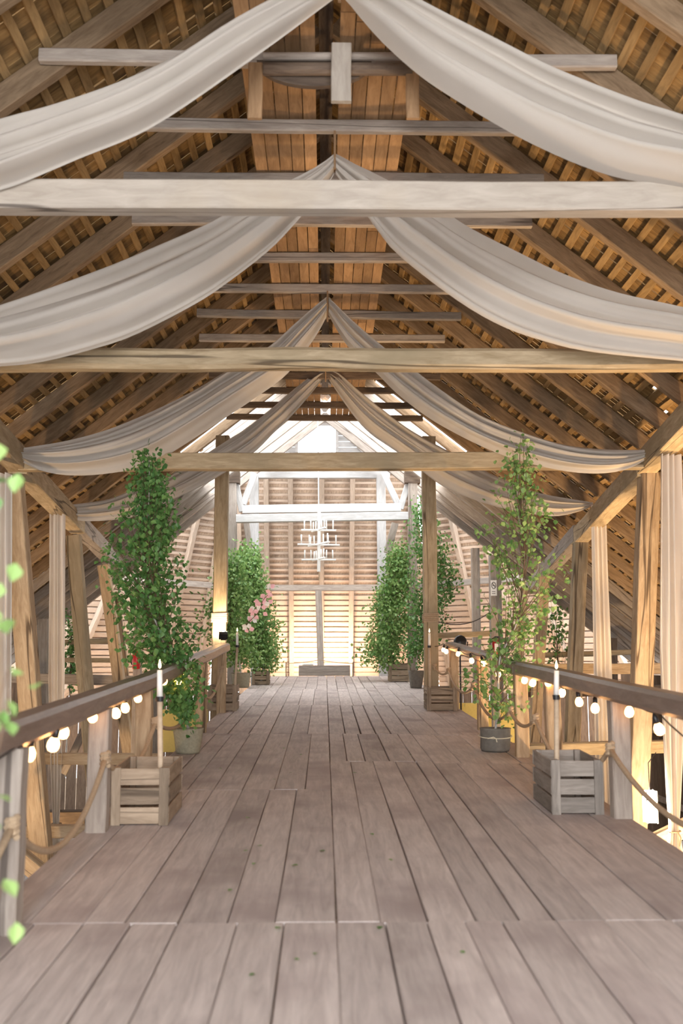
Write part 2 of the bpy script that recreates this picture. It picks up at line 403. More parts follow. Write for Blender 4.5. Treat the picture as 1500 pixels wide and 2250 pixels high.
facet((-11.0,31.2,ze), cA, (-5.814,29.66,zt), cC, 'wall_far_left', 3.9, [(.12,.1),(.35,.3),(.55,.52),(.75,.72),(.93,.93)])
facet(cB, (11.0,31.2,ze), cD, (5.814,29.66,zt), 'wall_far_right', 3.9, [(.07,.07),(.25,.28),(.45,.48),(.65,.7),(.88,.9)])
# low wall under the apse eave
for k, (a, b) in enumerate((((-11.0,31.2),(-4.3,38.2)), ((-4.3,38.2),(4.3,38.2)), ((4.3,38.2),(11.0,31.2)))):
    a, b = Vector((*a, -3.5)), Vector((*b, -3.5)); n = 24
    root = sempty(('wall_apse_left','wall_apse_middle','wall_apse_right')[k], (a+b)/2)
    d = (b-a)/n; nv = Vector((d.y, -d.x, 0)).normalized()
    for i in range(n):
        p = a+d*(i+.5)
        mk('board', timber(3.85, d.length-.02, .03, 1, .002, .004), M_dark, root, frame(p, p+Vector((0,0,3.85)), nv))
# upper gable with the bright window
gw = sempty('wall_gable', (0, 32.9, 8.4))
wa, wb = P(655, 935, 32.8), P(737, 1003, 32.8)
z = 7.62
while z < 10.3:
    hw = min(3.3, (10.2-z)/.8)
    if hw < .35: break
    segs = [(-hw, hw)] if z > wa.z-.05 or z+.2 < wb.z else [(-hw, wa.x), (wb.x, hw)]
    for a, b in segs: mk('siding_board', timber(b-a, .03, .19, 2, .004, .006), M_white, gw, frame((a, 32.9, z+.1), (b, 32.9+R.uniform(-.01,.01), z+.1)))
    z += .2
wn = sempty('window_1', ((wa.x+wb.x)/2, 32.85, wb.z))
for (x0,x1,z0,z1) in ((wa.x-.1,wa.x,wb.z-.1,wa.z+.1),(wb.x,wb.x+.1,wb.z-.1,wa.z+.1),(wa.x,wb.x,wa.z,wa.z+.1),(wa.x,wb.x,wb.z-.1,wb.z)):
    mk('window_frame', box(x0,x1,32.8,32.95,z0,z1), M_white, wn)

# ------------------------------------------------------------------ main timbers
b1 = beam('cross_beam', (-4.6, 7.25, 5.09), (4.8, 7.25, 5.12), .16, .235, M_pale, None, segs=8, jit=.006); tag(b1, 'pale planed cross beam with a long crack, nearest to the viewer', 'beam')
b2 = beam('cross_beam', (-4.5, 9.75, 4.56), (4.8, 9.75, 4.60), .20, .215, M_tan, None, segs=9, jit=.014, ch=.05); tag(b2, 'rounded tan cross beam, second from the viewer', 'beam')
b3 = beam('cross_beam', P(45,1017,13.8), P(1432,1012,13.8), .20, .235, M_tan, None, segs=8, jit=.008); tag(b3, 'brown cross beam with cloth laid over it, third from the viewer', 'beam')
PL0, PL1 = Vector((-4.32,13.7,4.40)), P(252,1232,24.0)
PR0, PR1 = Vector((4.62,13.7,4.43)), P(1242,1204,21.0)
def along(A, B, Y): return A+(B-A)*((Y-A.y)/(B.y-A.y))
def solveY(A, B, x):      # depth at which the line shows at photo column x
    lo, hi = 8, 30
    for _ in range(40):
        m = (lo+hi)/2; q = along(A, B, m)
        v = q.x/q.y; t = P(x, 1200, 1).x
        if (v < t) == (A.x < 0): lo = m
        else: hi = m
    return lo
cnt = 0
for sd, A, B, xs, names in ((-1, PL0, PL1, (-130, 30, 163, 232, 262), ('leaving the frame at the left edge','above the nearest left leaning post','above the middle left leaning post','beside the tall left birch')),
                     (1, PR0, PR1, (1640, 1428, 1276, 1196, 1165), ('leaving the frame at the right edge','above the nearest right leaning post','above the middle right leaning post','among the leaves of the right birch'))):
    ys = [solveY(A, B, x) if 0 <= x <= 1500 else -2.9 for x in xs]
    for k in range(4):
        a, b = along(A, B, ys[k]), along(A, B, ys[k+1]+.25)
        dz = Vector((0,0,(-.03,-.07,-.03,-.07)[k]))
        tag(beam('wall_plate', a+dz, b+dz, .27, .32, M_tan if k < 2 else M_grey, None, segs=4, jit=.012), 'hewn plate beam '+names[k], 'beam', 'plate beams over the leaning posts')
# leaning posts
def lean(x0, y0, x1, y1, D, w, label, mat=M_post, zbot=-3.5):
    a, b = P(x0, y0, D), P(x1, y1, D); d = (b-a)/(b.z-a.z); a = a+d*(-.02); q = a+d*(zbot-a.z)
    return tag(beam('leaning_post', q, a, w, w*.9, mat, None, up=(0,1,0), segs=6, jit=.012), label, 'post', 'leaning posts beside the bridge')
yl = [solveY(PL0, PL1, x) for x in (30,163,232)]; yr = [solveY(PR0, PR1, x) for x in (1428,1276,1196)]
lean(30,1058,95,1930,yl[0]+.05,.26,'tall leaning post nearest at the left, beside the tied curtain')
lean(161,1175,215,1800,yl[1],.25,'leaning post at the left with a bowed edge, right of the tied curtain', M_tan)
lean(228,1240,287,1690,yl[2],.24,'leaning post at the left just behind the tall birch')
lean(252,1300,302,1700,yl[2]+1.6,.17,'farthest slim leaning post at the left, lit orange')
lean(1428,1036,1396,1820,yr[0]+.05,.27,'tall leaning post with peg holes nearest at the right')
lean(1276,1158,1255,1700,yr[1],.26,'leaning post at the right, left of the straight hanging curtain', M_tan)
lean(1196,1228,1184,1454,yr[2],.25,'orange lit leaning post behind the right birch')
lean(1150,1290,1140,1454,yr[2]+2.0,.2,'farthest leaning post at the right behind birch leaves')
# big upright posts with rope, by the rail ends
for X, x, lb in ((-2.0, 488, 'left'), (2.04, 944, 'right')):
    tag(beam('bridge_post', (X, 19.2, .1), (X, 19.2, 5.9), .26, .24, M_tan, None, up=(0,1,0), segs=6, jit=.006), 'tall square bridge post bound with rope at the %s rail end' % lb, 'post')
    q = P(x, 1357, 19.0); pts = []
    for t in range(0, 5*4+1):
        a = t*math.pi/2+math.pi/4; pts.append((X+.195*math.cos(a), 19.2+.185*math.sin(a), q.z-.09+.036*t/4+.0))
    tag(mk('rope_binding', tube(pts, .019, 6), M_rope), 'hemp rope wound round the tall %s bridge post' % lb, 'rope')
# pairs of far posts and whitewashed frame
def pb(name, x0, y0, x1, y1, D, w, h, mat, label, cat='beam', D1=None, up=(0,0,1)):
    a, b = P(x0,y0,D), P(x1,y1,D1 or D)
    if name in ('far_post','frame_post','centre_post'): a = b+(a-b)*((b.z+3.5)/(b.z-a.z))
    return tag(beam(name, a, b, w, h, mat, None, up=up, segs=4), label, cat)
pb('frame_post', 561, 1490, 558, 1045, 30.0, .27, .27, M_white, 'limewashed far post at the left of the chandelier', 'post', up=(0,1,0))
pb('frame_post', 842, 1490, 836, 1045, 30.0, .27, .27, M_white, 'limewashed far post at the right of the chandelier', 'post', up=(0,1,0))
pb('frame_beam', 545, 1044, 856, 1044, 30.0, .22, .21, M_white, 'limewashed beam on the two far posts')
pb('frame_beam', 533, 1120, 880, 1115, 27.0, .2, .22, M_white, 'upper of the doubled whitish beams over the chandelier')
pb('frame_beam', 519, 1140, 896, 1134, 26.8, .2, .215, M_white, 'lower of the doubled whitish beams over the chandelier')
pb('frame_post', 510, 1500, 510, 1062, 27.3, .25, .24, M_grey, 'grey far post behind the left bridge post', 'post', up=(0,1,0))
pb('frame_post', 906, 1500, 906, 1062, 27.3, .25, .24, M_grey, 'grey far post behind the right bridge post', 'post', up=(0,1,0))
pb('post_bracket', 495, 1050, 527, 1050, 27.3, .3, .34, M_dark, 'dark bracket block on the left grey far post', 'bracket')
pb('post_bracket', 888, 1050, 922, 1050, 27.3, .3, .34, M_dark, 'dark bracket block on the right grey far post', 'bracket')
for a, lb in (((534,1108,560,1040),'left outer'), ((874,1108,842,1040),'right outer'), ((518,1062,532,1124),'left inner'), ((897,1062,879,1118),'right inner')):
    pb('knee_brace', *a, 27.4, .14, .17, M_white, 'whitish knee brace, %s one above the doubled beams' % lb, 'brace')
for a, lb in (((541,1150,552,1230),'left'), ((868,1150,850,1215),'right')):
    pb('knee_brace', *a, 28.0, .16, .2, M_grey, 'grey curved brace under the doubled beams at the %s' % lb, 'brace')
for a, lb in (((742,935,806,996),'inner right'), ((797,932,836,998),'outer right'), ((642,941,598,994),'inner left'), ((608,944,578,998),'outer left')):
    pb('gable_brace', *a, 32.72, .14, .16, M_white, 'pale diagonal gable brace, %s of the bright window' % lb, 'brace')
pb('ring_beam', 540, 1292, 880, 1291, 34.2, .2, .2, M_grey, 'grey horizontal beam across the far slope below the chandelier')
pb('ring_beam', 880, 1291, 1250, 1262, 34.2, .2, .2, M_grey, 'grey horizontal beam on the right far slope', D1=29.8)
pb('ring_beam', 130, 1262, 540, 1292, 29.8, .2, .2, M_grey, 'grey horizontal beam on the left far slope', D1=34.2)
pb('centre_post', 706, 1530, 699, 1298, 33.6, .22, .22, M_grey, 'grey post in the middle of the far slope against the lamp glow', 'post', up=(0,1,0))
pb('far_post', 1049, 1560, 1043, 1205, 27.6, .22, .22, M_grey, 'slim pale post left of the no smoking sign', 'post', up=(0,1,0))
pb('far_post', 1092, 1560, 1086, 1220, 26.6, .3, .26, M_grey, 'grey post carrying the no smoking sign', 'post', up=(0,1,0))
pb('far_post', 1343, 1640, 1341, 1402, 27.6, .3, .28, M_dark, 'dark far post between the right leaning posts', 'post', up=(0,1,0))
pb('far_post', 92, 1640, 96, 1360, 26.6, .26, .26, M_grey, 'grey far post seen between curtain and leaning post at the left', 'post', up=(0,1,0))
pb('far_post', 340, 1600, 342, 1250, 27.6, .24, .24, M_grey, 'grey far post behind the crown of the tall left birch', 'post', up=(0,1,0))
# cross beams and rails below the plates
for a, mat, lb, w in (((-60,1666,352,1668,17.0),M_post,'orange lit low cross beam behind the left railing',.18), ((-40,1826,200,1826,14.6),M_post,'lowest cross beam left of the bridge',.17),
      ((-80,1486,300,1496,24.0),M_grey,'grey beam across the left side at rail height',.24), ((130,1412,330,1405,27.0),M_tan,'thin tan rail across the far left opening',.14), ((120,1450,340,1452,26.0),M_tan,'second thin tan rail across the far left opening',.12),
      ((1110,1648,1520,1638,16.5),M_tan,'low cross beam behind the right railing',.2), ((1190,1470,1520,1468,23.0),M_post,'pale beam across the right side at rail height',.24), ((1180,1440,1420,1432,26.0),M_tan,'thin tan rail across the far right opening',.14),
      ((935,1398,1080,1392,21.5),M_tan,'rail between the right bridge post and the grey posts',.12), ((1380,1880,1620,1760,13.5),M_post,'light low beam running down beside the right curtain',.2), ((-20,1830,95,1925,13.0),M_post,'light diagonal brace at the foot of the nearest left post',.2)):
    x0,y0,x1,y1,D = a
    pb('side_beam', x0,y0,x1,y1,D, w, w, mat, lb)
for a, lb in (((1345,1540,1415,1720,19),'right'), ((140,1700,205,1560,22),'left')):
    pb('side_brace', *a[:4], a[4], .13, .15, M_grey, 'grey diagonal brace in the %s side opening below the rail' % lb, 'brace')

# ------------------------------------------------------------------ drapes over the bridge
def ruled(up, lo, D, nu=44, nv=26, seed=0, amp=.07, bow=.16):
    r = random.Random(seed); A = spl([P(x,y,D) for x,y in up], nu); B = spl([P(x,y,D) for x,y in lo], nu)
    ph = [r.uniform(0,6.28) for _ in range(5)]; V, Fc = [], []
    for i in range(nu):
        s = i/(nu-1); w = (A[i]-B[i]).length; k = min(1, w/.35)
        for j in range(nv):
            v = j/(nv-1); p = A[i].lerp(B[i], v)
            dy = amp*k*(math.sin(v*19+ph[0]+s*1.3)+.6*math.sin(v*33+ph[1]-s*2.1)+.45*math.sin(v*9+ph[2]+s*3))
            dy += -bow*k*math.sin(math.pi*v)
            dz = .012*k*math.sin(v*23+ph[3]+s*2)
            V.append((p.x, p.y+dy, p.z+dz))
    for i in range(nu-1):
        for j in range(nv-1): Fc.append((i*nv+j, (i+1)*nv+j, (i+1)*nv+j+1, i*nv+j+1))
    return V, Fc
DR = [
 (Dc(-1)-.02, [(742,-25),(690,-30),(620,0),(500,65),(380,140),(250,200),(125,245),(0,280),(-250,360),(-560,480)], [(744,-10),(732,0),(640,70),(550,135),(450,205),(350,270),(280,305),(175,345),(60,392),(0,412),(-250,480),(-560,500)],
  [(752,-25),(810,-35),(890,0),(1000,55),(1100,105),(1200,155),(1300,195),(1400,232),(1500,265),(1750,360),(2050,470)], [(752,-10),(765,0),(850,85),(925,150),(1000,200),(1100,260),(1175,300),(1275,345),(1375,378),(1500,398),(1750,450),(2050,490)], (745,-60,745,22), 'nearest'),
 (Dc(1)-.05, [(733,345),(700,372),(620,418),(530,462),(465,500),(350,550),(240,595),(100,645),(0,678),(-260,760),(-420,800)], [(733,385),(712,420),(675,462),(600,545),(500,625),(425,675),(300,740),(215,770),(100,800),(0,811),(-200,820),(-420,815)],
  [(737,345),(790,378),(940,458),(1030,515),(1130,565),(1230,612),(1350,652),(1500,683),(1700,730),(1900,790)], [(737,385),(760,420),(792,460),(835,520),(880,570),(1000,662),(1100,720),(1200,755),(1300,777),(1500,797),(1700,812),(1900,805)], (735,300,735,382), 'second'),
 (Dc(5)-.05, [(717,655),(650,710),(585,765),(490,820),(425,860),(325,910),(225,950),(125,975),(15,990)], [(718,690),(700,722),(670,765),(625,820),(550,875),(475,925),(400,975),(340,1010),(270,1033),(170,1044),(90,1034),(15,998)],
  [(722,655),(780,710),(845,765),(915,815),(975,860),(1050,910),(1150,950),(1250,980),(1350,990),(1436,988)], [(722,690),(740,722),(770,765),(825,815),(875,865),(940,915),(1000,950),(1060,980),(1120,1004),(1220,1030),(1300,1039),(1360,1034),(1400,1020),(1436,996)], (719,645,719,712), 'third'),
 (Dc(9)-.05, [(713,817),(690,822),(633,867),(583,910),(533,947),(500,967),(440,1006),(367,1050),(300,1073),(233,1100),(133,1113)], [(713,828),(680,870),(633,923),(600,953),(560,993),(497,1037),(433,1073),(367,1103),(300,1133),(233,1143),(167,1142),(133,1122)],
  [(717,817),(740,820),(783,857),(833,897),(900,947),(983,993),(1060,1034),(1140,1070),(1200,1088),(1302,1104)], [(718,828),(747,873),(783,923),(817,957),(873,995),(926,1036),(980,1074),(1060,1106),(1140,1126),(1220,1136),(1280,1122),(1302,1110)], (715,812,715,842), 'farthest')]
for k, (D, lu, ll, ru, rl, pg, nm) in enumerate(DR):
    apex = P(pg[0], pg[3], D)
    t = thing('ceiling_drape', 'cream cloth swagged from the ridge to both sides, %s of the four drapes' % nm, 'drape', apex, 'cream drapes over the bridge')
    for q, (a, b) in enumerate(((lu, ll), (ru, rl))):
        mk('cloth', ruled(a, b, D, seed=k*2+q+3), M_cloth, t, None, True)
    mk('peg', timber((P(pg[0],pg[1],D)-apex).length, .022, .03, 1, 0, .004), M_ridge, t, frame(apex+Vector((0,-.1,0)), P(pg[0],pg[1],D)+Vector((0,-.1,0)), (0,1,0)))
# hanging curtains beside the posts
def curtain(xa, ya, xb, yb, D, wt, wb, label, tie=None, extra=None, seed=1):
    """top centre, bottom centre in photo columns; half widths in metres; tie = photo row of the cord"""
    a, b = P(xa, ya, D), P(xb, yb, D); t = thing('curtain', label, 'curtain', (b.x, D, b.z), 'cream curtains hanging beside the posts')
    r = random.Random(seed); nu, nv = 40, 29; V, Fc = [], []; ph = r.uniform(0,6)
    zt_ = P(xa, tie, D).z if tie else None
    for i in range(nu):
        s = i/(nu-1); c = a.lerp(b, s); w = wt+(wb-wt)*s
        if tie:
            k = abs(c.z-zt_); w = .045+(w-.045)*min(1, (k/(2.3 if c.z > zt_ else .9)))**.75
        for j in range(nv):
            v = j/(nv-1)*2-1
            amp = .035+.03*min(1, w/.2)
            V.append((c.x+w*(v+.06*math.sin(v*7+ph+s)), c.y+1.5*amp*math.sin(v*11+ph+.8*math.sin(v*3+s*2))+.025*math.sin(v*21+s*4), c.z))
    for i in range(nu-1):
        for j in range(nv-1): Fc.append((i*nv+j, (i+1)*nv+j, (i+1)*nv+j+1, i*nv+j+1))
    mk('cloth', (V, Fc), M_curt, t, None, True)
    if tie:
        q = a.lerp(b, (a.z-zt_)/(a.z-b.z)); pts = [(q.x+.075*math.cos(x*math.pi/8), q.y+.085*math.sin(x*math.pi/8), q.z) for x in range(17)]
        tie_o = mk('tie_cord', tube(pts, .012, 6), M_rope, t)
        mk('cord_end', tube([(q.x+.02, q.y-.085, q.z), (q.x+.05, q.y-.1, q.z-.07), (q.x+.03, q.y-.1, q.z-.17)], .009, 5), M_rope, tie_o)
curtain(125,1118,124,2000,solveY(PL0,PL1,125)+.02,.135,.16,'cream curtain tied with cord between the two nearest left posts',1810,seed=3)
curtain(2,1040,-2,1900,13.0,.13,.14,'straight cream curtain at the left edge of the view',seed=5)
curtain(1313,1110,1334,1900,solveY(PR0,PR1,1313)+.02,.13,.16,'straight cream curtain hanging between two right leaning posts',seed=8)
curtain(1472,1000,1482,2000,12.9,.15,.22,'bright cream curtain tied with cord at the right edge',1826,seed=11)

# ------------------------------------------------------------------ railings
LP = [(-1.62,2.6),(-1.66,5.45),(-1.74,7.95),(-1.76,9.95),(-1.79,14.8),(-1.82,18.0)]
RP = [(2.44,2.4),(2.44,5.0),(2.45,8.42),(2.42,10.7),(2.36,12.1),(2.37,15.1),(2.40,18.6)]
def rtop(side, Y): return fz(Y)+(1.115 if side > 0 else 1.082)+max(0, Y-(12 if side > 0 else 10))*.015
for side, pts, nm in ((-1, LP, 'left'), (1, RP, 'right')):
    t = thing('bridge_railing', 'worn brown timber railing along the %s edge of the bridge' % nm, 'railing', (pts[2][0], pts[2][1], fz(pts[2][1])))
    for X, Y in pts:
        beam('post', (X, Y, fz(Y)-.1), (X, Y, rtop(side, Y)-.15), .155, .145, M_post if Y > 9 else M_grey, t, up=(0,1,0), segs=4, jit=.006)
    xs = [(pts[0][0], 1.5)]+([pts[3]] if side < 0 else [pts[4]])+[(pts[-1][0], pts[-1][1]+.4)]
    for (xa, ya), (xb, yb) in zip(xs, xs[1:]):
        beam('handrail', (xa, ya, rtop(side, ya)-.078), (xb, yb+.1, rtop(side, yb+.1)-.078), .18, .156, M_rail, t, segs=6, jit=.007, ch=.03)
# ropes slung from post to post
def sling(pts, sag, n=12):
    out = []
    for (a, b), s in zip(zip(pts, pts[1:]), sag):
        for k in range(n+(1 if b is pts[-1] else 0)):
            t = k/n; p = a.lerp(b, t); p = p-Vector((0,0,4*s*t*(1-t))); out.append(p)
    return out
def knots(t, pts):
    for p in pts:
        q = []
        for k in range(26): a = k*math.pi/4; q.append((p.x+.026*math.cos(a)+(.0), p.y+.026*math.sin(a), p.z-.05+.004*k))
        mk('knot', tube(q, .019, 6), M_rope, t)
lr = [Vector((-1.53,2.6,fz(2.6)+.62)), P(26,1818,5.36), P(231,1668,7.86), P(341,1588,9.86), P(440,1512,14.7), P(487,1470,17.9)]
t = thing('slung_rope', 'thick hemp rope slung from post to post along the left railing', 'rope', lr[2]); mk('cord', tube(sling(lr, [.3,.34,.26,.25,.3]), .021, 8), M_rope, t, None, True); knots(t, lr[1:])
rr = [Vector((2.35,5.0,fz(5.0)+.60)), P(1340,1646,8.33), P(1176,1580,10.6), P(1121,1563,12.0), P(1040,1508,15.0), P(985,1474,18.5), P(955,1465,19.0)]
t = thing('slung_rope', 'thick hemp rope slung from post to post along the right railing', 'rope', rr[1]); mk('cord', tube(sling(rr, [.30,.36,.12,.25,.22,.1]), .021, 8), M_rope, t, None, True); knots(t, rr[1:])
# festoon lights
def festoon(label, bulbs, ends):
    ps = [P(x, y, D) for x, y, D in bulbs]
    t = thing('festoon_lights', label, 'string lights', ps[0])
    path = [P(*ends[0])]
    for p in ps: path += [p+Vector((.0,0,.115))]
    path += [P(*ends[1])]
    full = []
    for a, b in zip(path, path[1:]):
        for k in range(6): q = a.lerp(b, k/6); full.append(q-Vector((0,0,.12*(k/6)*(1-k/6)*(b-a).length)))
    mk('cable', tube(full+[path[-1]], .006, 5), M_cable, t)
    bv = lathe([(.006,-.042),(.026,-.034),(.037,-.012),(.037,.010),(.028,.032),(.017,.046)], 14); sv = lathe([(.017,.044),(.021,.05),(.021,.09),(.012,.105),(.006,.118)], 10)
    bm = sm = None
    for p in ps:
        Mx = T(p) @ Matrix.Rotation(R.uniform(-.35,.35),4,'X') @ Matrix.Rotation(R.uniform(-.35,.35),4,'Y')
        b = mk('bulb', bm or bv, M_bulb, t, Mx, True); bm = b.data
        s = mk('socket', sm or sv, M_black, b, Mx, True); sm = s.data
festoon('string of round warm bulbs under the left handrail', [(63,1658,5.7),(117,1637,6.2),(139,1610,6.7),(203,1576,7.7),(235,1578,8.6),(255,1568,8.4),(275,1556,8.9),(303,1534,9.5),(360,1497,10.8),(392,1497,12.0),(404,1480,13.0),(443,1460,15.0),(449,1448,16.4)], ((-90,1690,4.2),(480,1425,18.0)))
festoon('string of round warm bulbs under the right handrail', [(1448,1603,7.2),(1382,1565,8.2),(1307,1557,8.9),(1272,1543,9.5),(1234,1523,10.0),(1204,1500,10.6),(1170,1501,11.2),(1152,1495,11.8),(1094,1482,13.2),(1062,1458,14.4),(1036,1452,15.0),(1006,1437,17.0),(980,1432,18.2),(974,1428,18.6)], ((1640,1690,5.4),(955,1420,19.0)))

# ------------------------------------------------------------------ crates and candle poles
def crate(label, ctr, size, rot, mat, group='wooden fruit crates on the bridge'):
    w, d, h = size; z = fz(ctr[1])
    t = thing('wooden_crate', label, 'crate', (ctr[0], ctr[1], z), group)
    M0 = T((ctr[0], ctr[1], z)) @ Matrix.Rotation(math.atan(SL),4,'X') @ Matrix.Rotation(rot,4,'Z')
    for sx in (-1,1):
        for sy in (-1,1):
            v = timber(h-.01, .05, .05, 1, .001, .005)
            mk('corner_post', v, mat, t, M0 @ T((sx*(w/2-.045), sy*(d/2-.045), .005)) @ Matrix.Rotation(-math.pi/2,4,'Y'))
    sh_ = h/3
    for k in range(3):
        zc = sh_*(k+.5)
        for sy in (-1,1): mk('slat', timber(w, .016, sh_-.022, 2, .002, .003), mat, t, M0 @ T((-w/2, sy*(d/2-.01), zc)))
        for sx in (-1,1): mk('slat', timber(d-.045, .016, sh_-.02, 2, .002, .003), mat, t, M0 @ T((sx*(w/2-.01), -(d-.045)/2, zc)) @ Matrix.Rotation(math.pi/2,4,'Z'))
        for sx in (-1,1):
            if k == 0: mk('cleat', timber(h-.005, .014, .075, 1, .001, .003), mat, t, M0 @ T((sx*(w/2-.04), -d/2-.006, .002)) @ Matrix.Rotation(-math.pi/2,4,'Y'))
    for k in range(4): mk('bottom_slat', timber(d-.06, w/4-.03, .012, 1, .001, .002), mat, t, M0 @ T((-w/2+w/4*(k+.5), -(d-.06)/2, .018)) @ Matrix.Rotation(math.pi/2,4,'Z'))
    return t
crate('brown slatted crate by the second left railing post, holding a candle pole', (-1.455, 8.52), (.46,.74,.45), 0, M_crate)
crate('grey slatted crate by the right railing post, holding a candle pole', (2.12, 8.92), (.44,.74,.45), 0, M_crg)
crate('brown slatted crate at the foot of the left rope-bound post', (-1.83, 18.5), (.52,.5,.46), 0, M_crate)
crate('brown slatted crate at the foot of the right rope-bound post', (2.13, 18.55), (.55,.6,.42), 0, M_crate)
def onfloor(x, y, dx=0, dy=0): q = PF(x, y); return (q.x+dx, q.y+dy)
crate('low crate under the far left birches', onfloor(572,1505,0,.25), (.45,.45,.35), 0, M_crate)
crate('crate under the far right birches', onfloor(878,1498,0,.25), (.58,.5,.48), 0, M_crate)
def candle(label, x, yflame, ycup, xb, Y, X=None):
    top = P(x, yflame, Y); cup = P(x, ycup, Y); bx = P(xb, 1700, Y).x
    base = Vector((bx if X is None else X, Y, fz(Y)+.03))
    t = thing('candle_pole', label, 'candle', base, 'tall candles on poles')
    mk('pole', tube([base, base.lerp(cup, .5), cup], [.024,.022,.021], 10), M_pole, t, None, True)
    mk('cup', tube([cup-Vector((0,0,.02)), cup+Vector((0,0,.02))], [.03,.034], 12), M_black, t)
    c = mk('candle', tube([cup+Vector((0,0,.02)), top-Vector((0,0,.045))], [.025,.021], 12), M_wax, t, None, True)
    mk('flame', xf(lathe([(.002,-.03),(.010,-.018),(.011,-.005),(.006,.018),(.001,.04)], 8), T(top)), M_flame, c, None, True)
candle('tall lit candle on a pole in the nearest left crate', 351, 1460, 1536, 355, 8.28, -1.305)
candle('tall lit candle on a pole in the nearest right crate', 1222, 1462, 1532, 1219, 8.66, 1.97)
candle('tall lit candle on a pole in the crate at the left rope-bound post', 521, 1384, 1420, 517, 18.35, -1.63)
candle('tall lit candle on a pole in the crate at the right rope-bound post', 943, 1386, 1421, 945, 18.4, 1.93)

# ------------------------------------------------------------------ pots and birches
def pot(label, c, r0, r1, h, mat, string=False, square=False):
    t = thing('plant_pot', label, 'pot', (c[0], c[1], fz(c[1])), 'plant pots on the bridge')
    M0 = T((c[0], c[1], fz(c[1])+.002))
    prof = [(r0*.92,0),(r0,.03),(r0+(r1-r0)*.5,h*.5),(r1*1.0,h*.93),(r1*1.03,h),(r1*.93,h),(r1*.88,h*.86)]
    V, Fc = lathe(prof, 20)
    rr_ = random.Random(int(h*1000+c[1]*10))
    n = 20; V2 = []
    for i, (x, y, z) in enumerate(V):
        a = i % n*2*math.pi/n; k = 1
        if square: k = min(1.3, 1/max(abs(math.cos(a)), abs(math.sin(a))))*.9
        k *= 1+.025*math.sin(a*3+z*9)+rr_.uniform(-.012,.012); V2.append((x*k, y*k, z))
    mk('vessel', (V2, Fc), mat, t, M0, True)
    mk('soil', lathe([(r1*.82,h*.83),(r1*.84,h*.87),(r1*.4,h*.91),(.02,h*.93)], 14), M_soil, t, M0, True)
    if string:
        s = mk('string', tube([(c[0]+(r1*1.1)*math.cos(q*math.pi/12), c[1]+(r1*1.1)*math.sin(q*math.pi/12), fz(c[1])+h*.66+.02*math.sin(q*math.pi/12)) for q in range(25)], .006, 5), M_string, t)
        mk('bow', tube([(c[0]-.13,c[1]-r1-.035,fz(c[1])+h*.60),(c[0]-.06,c[1]-r1-.05,fz(c[1])+h*.66),(c[0]-.03,c[1]-r1-.05,fz(c[1])+h*.60),(c[0]-.02,c[1]-r1-.05,fz(c[1])+h*.45)], .007, 5), M_string, s)
leafV = [(0,0,0),(.35,.42,.05),(.62,.36,.02),(1,0,-.10),(.62,-.36,.02),(.35,-.42,.05)]
leafF = [(0,1,2,3),(0,3,4,5)]
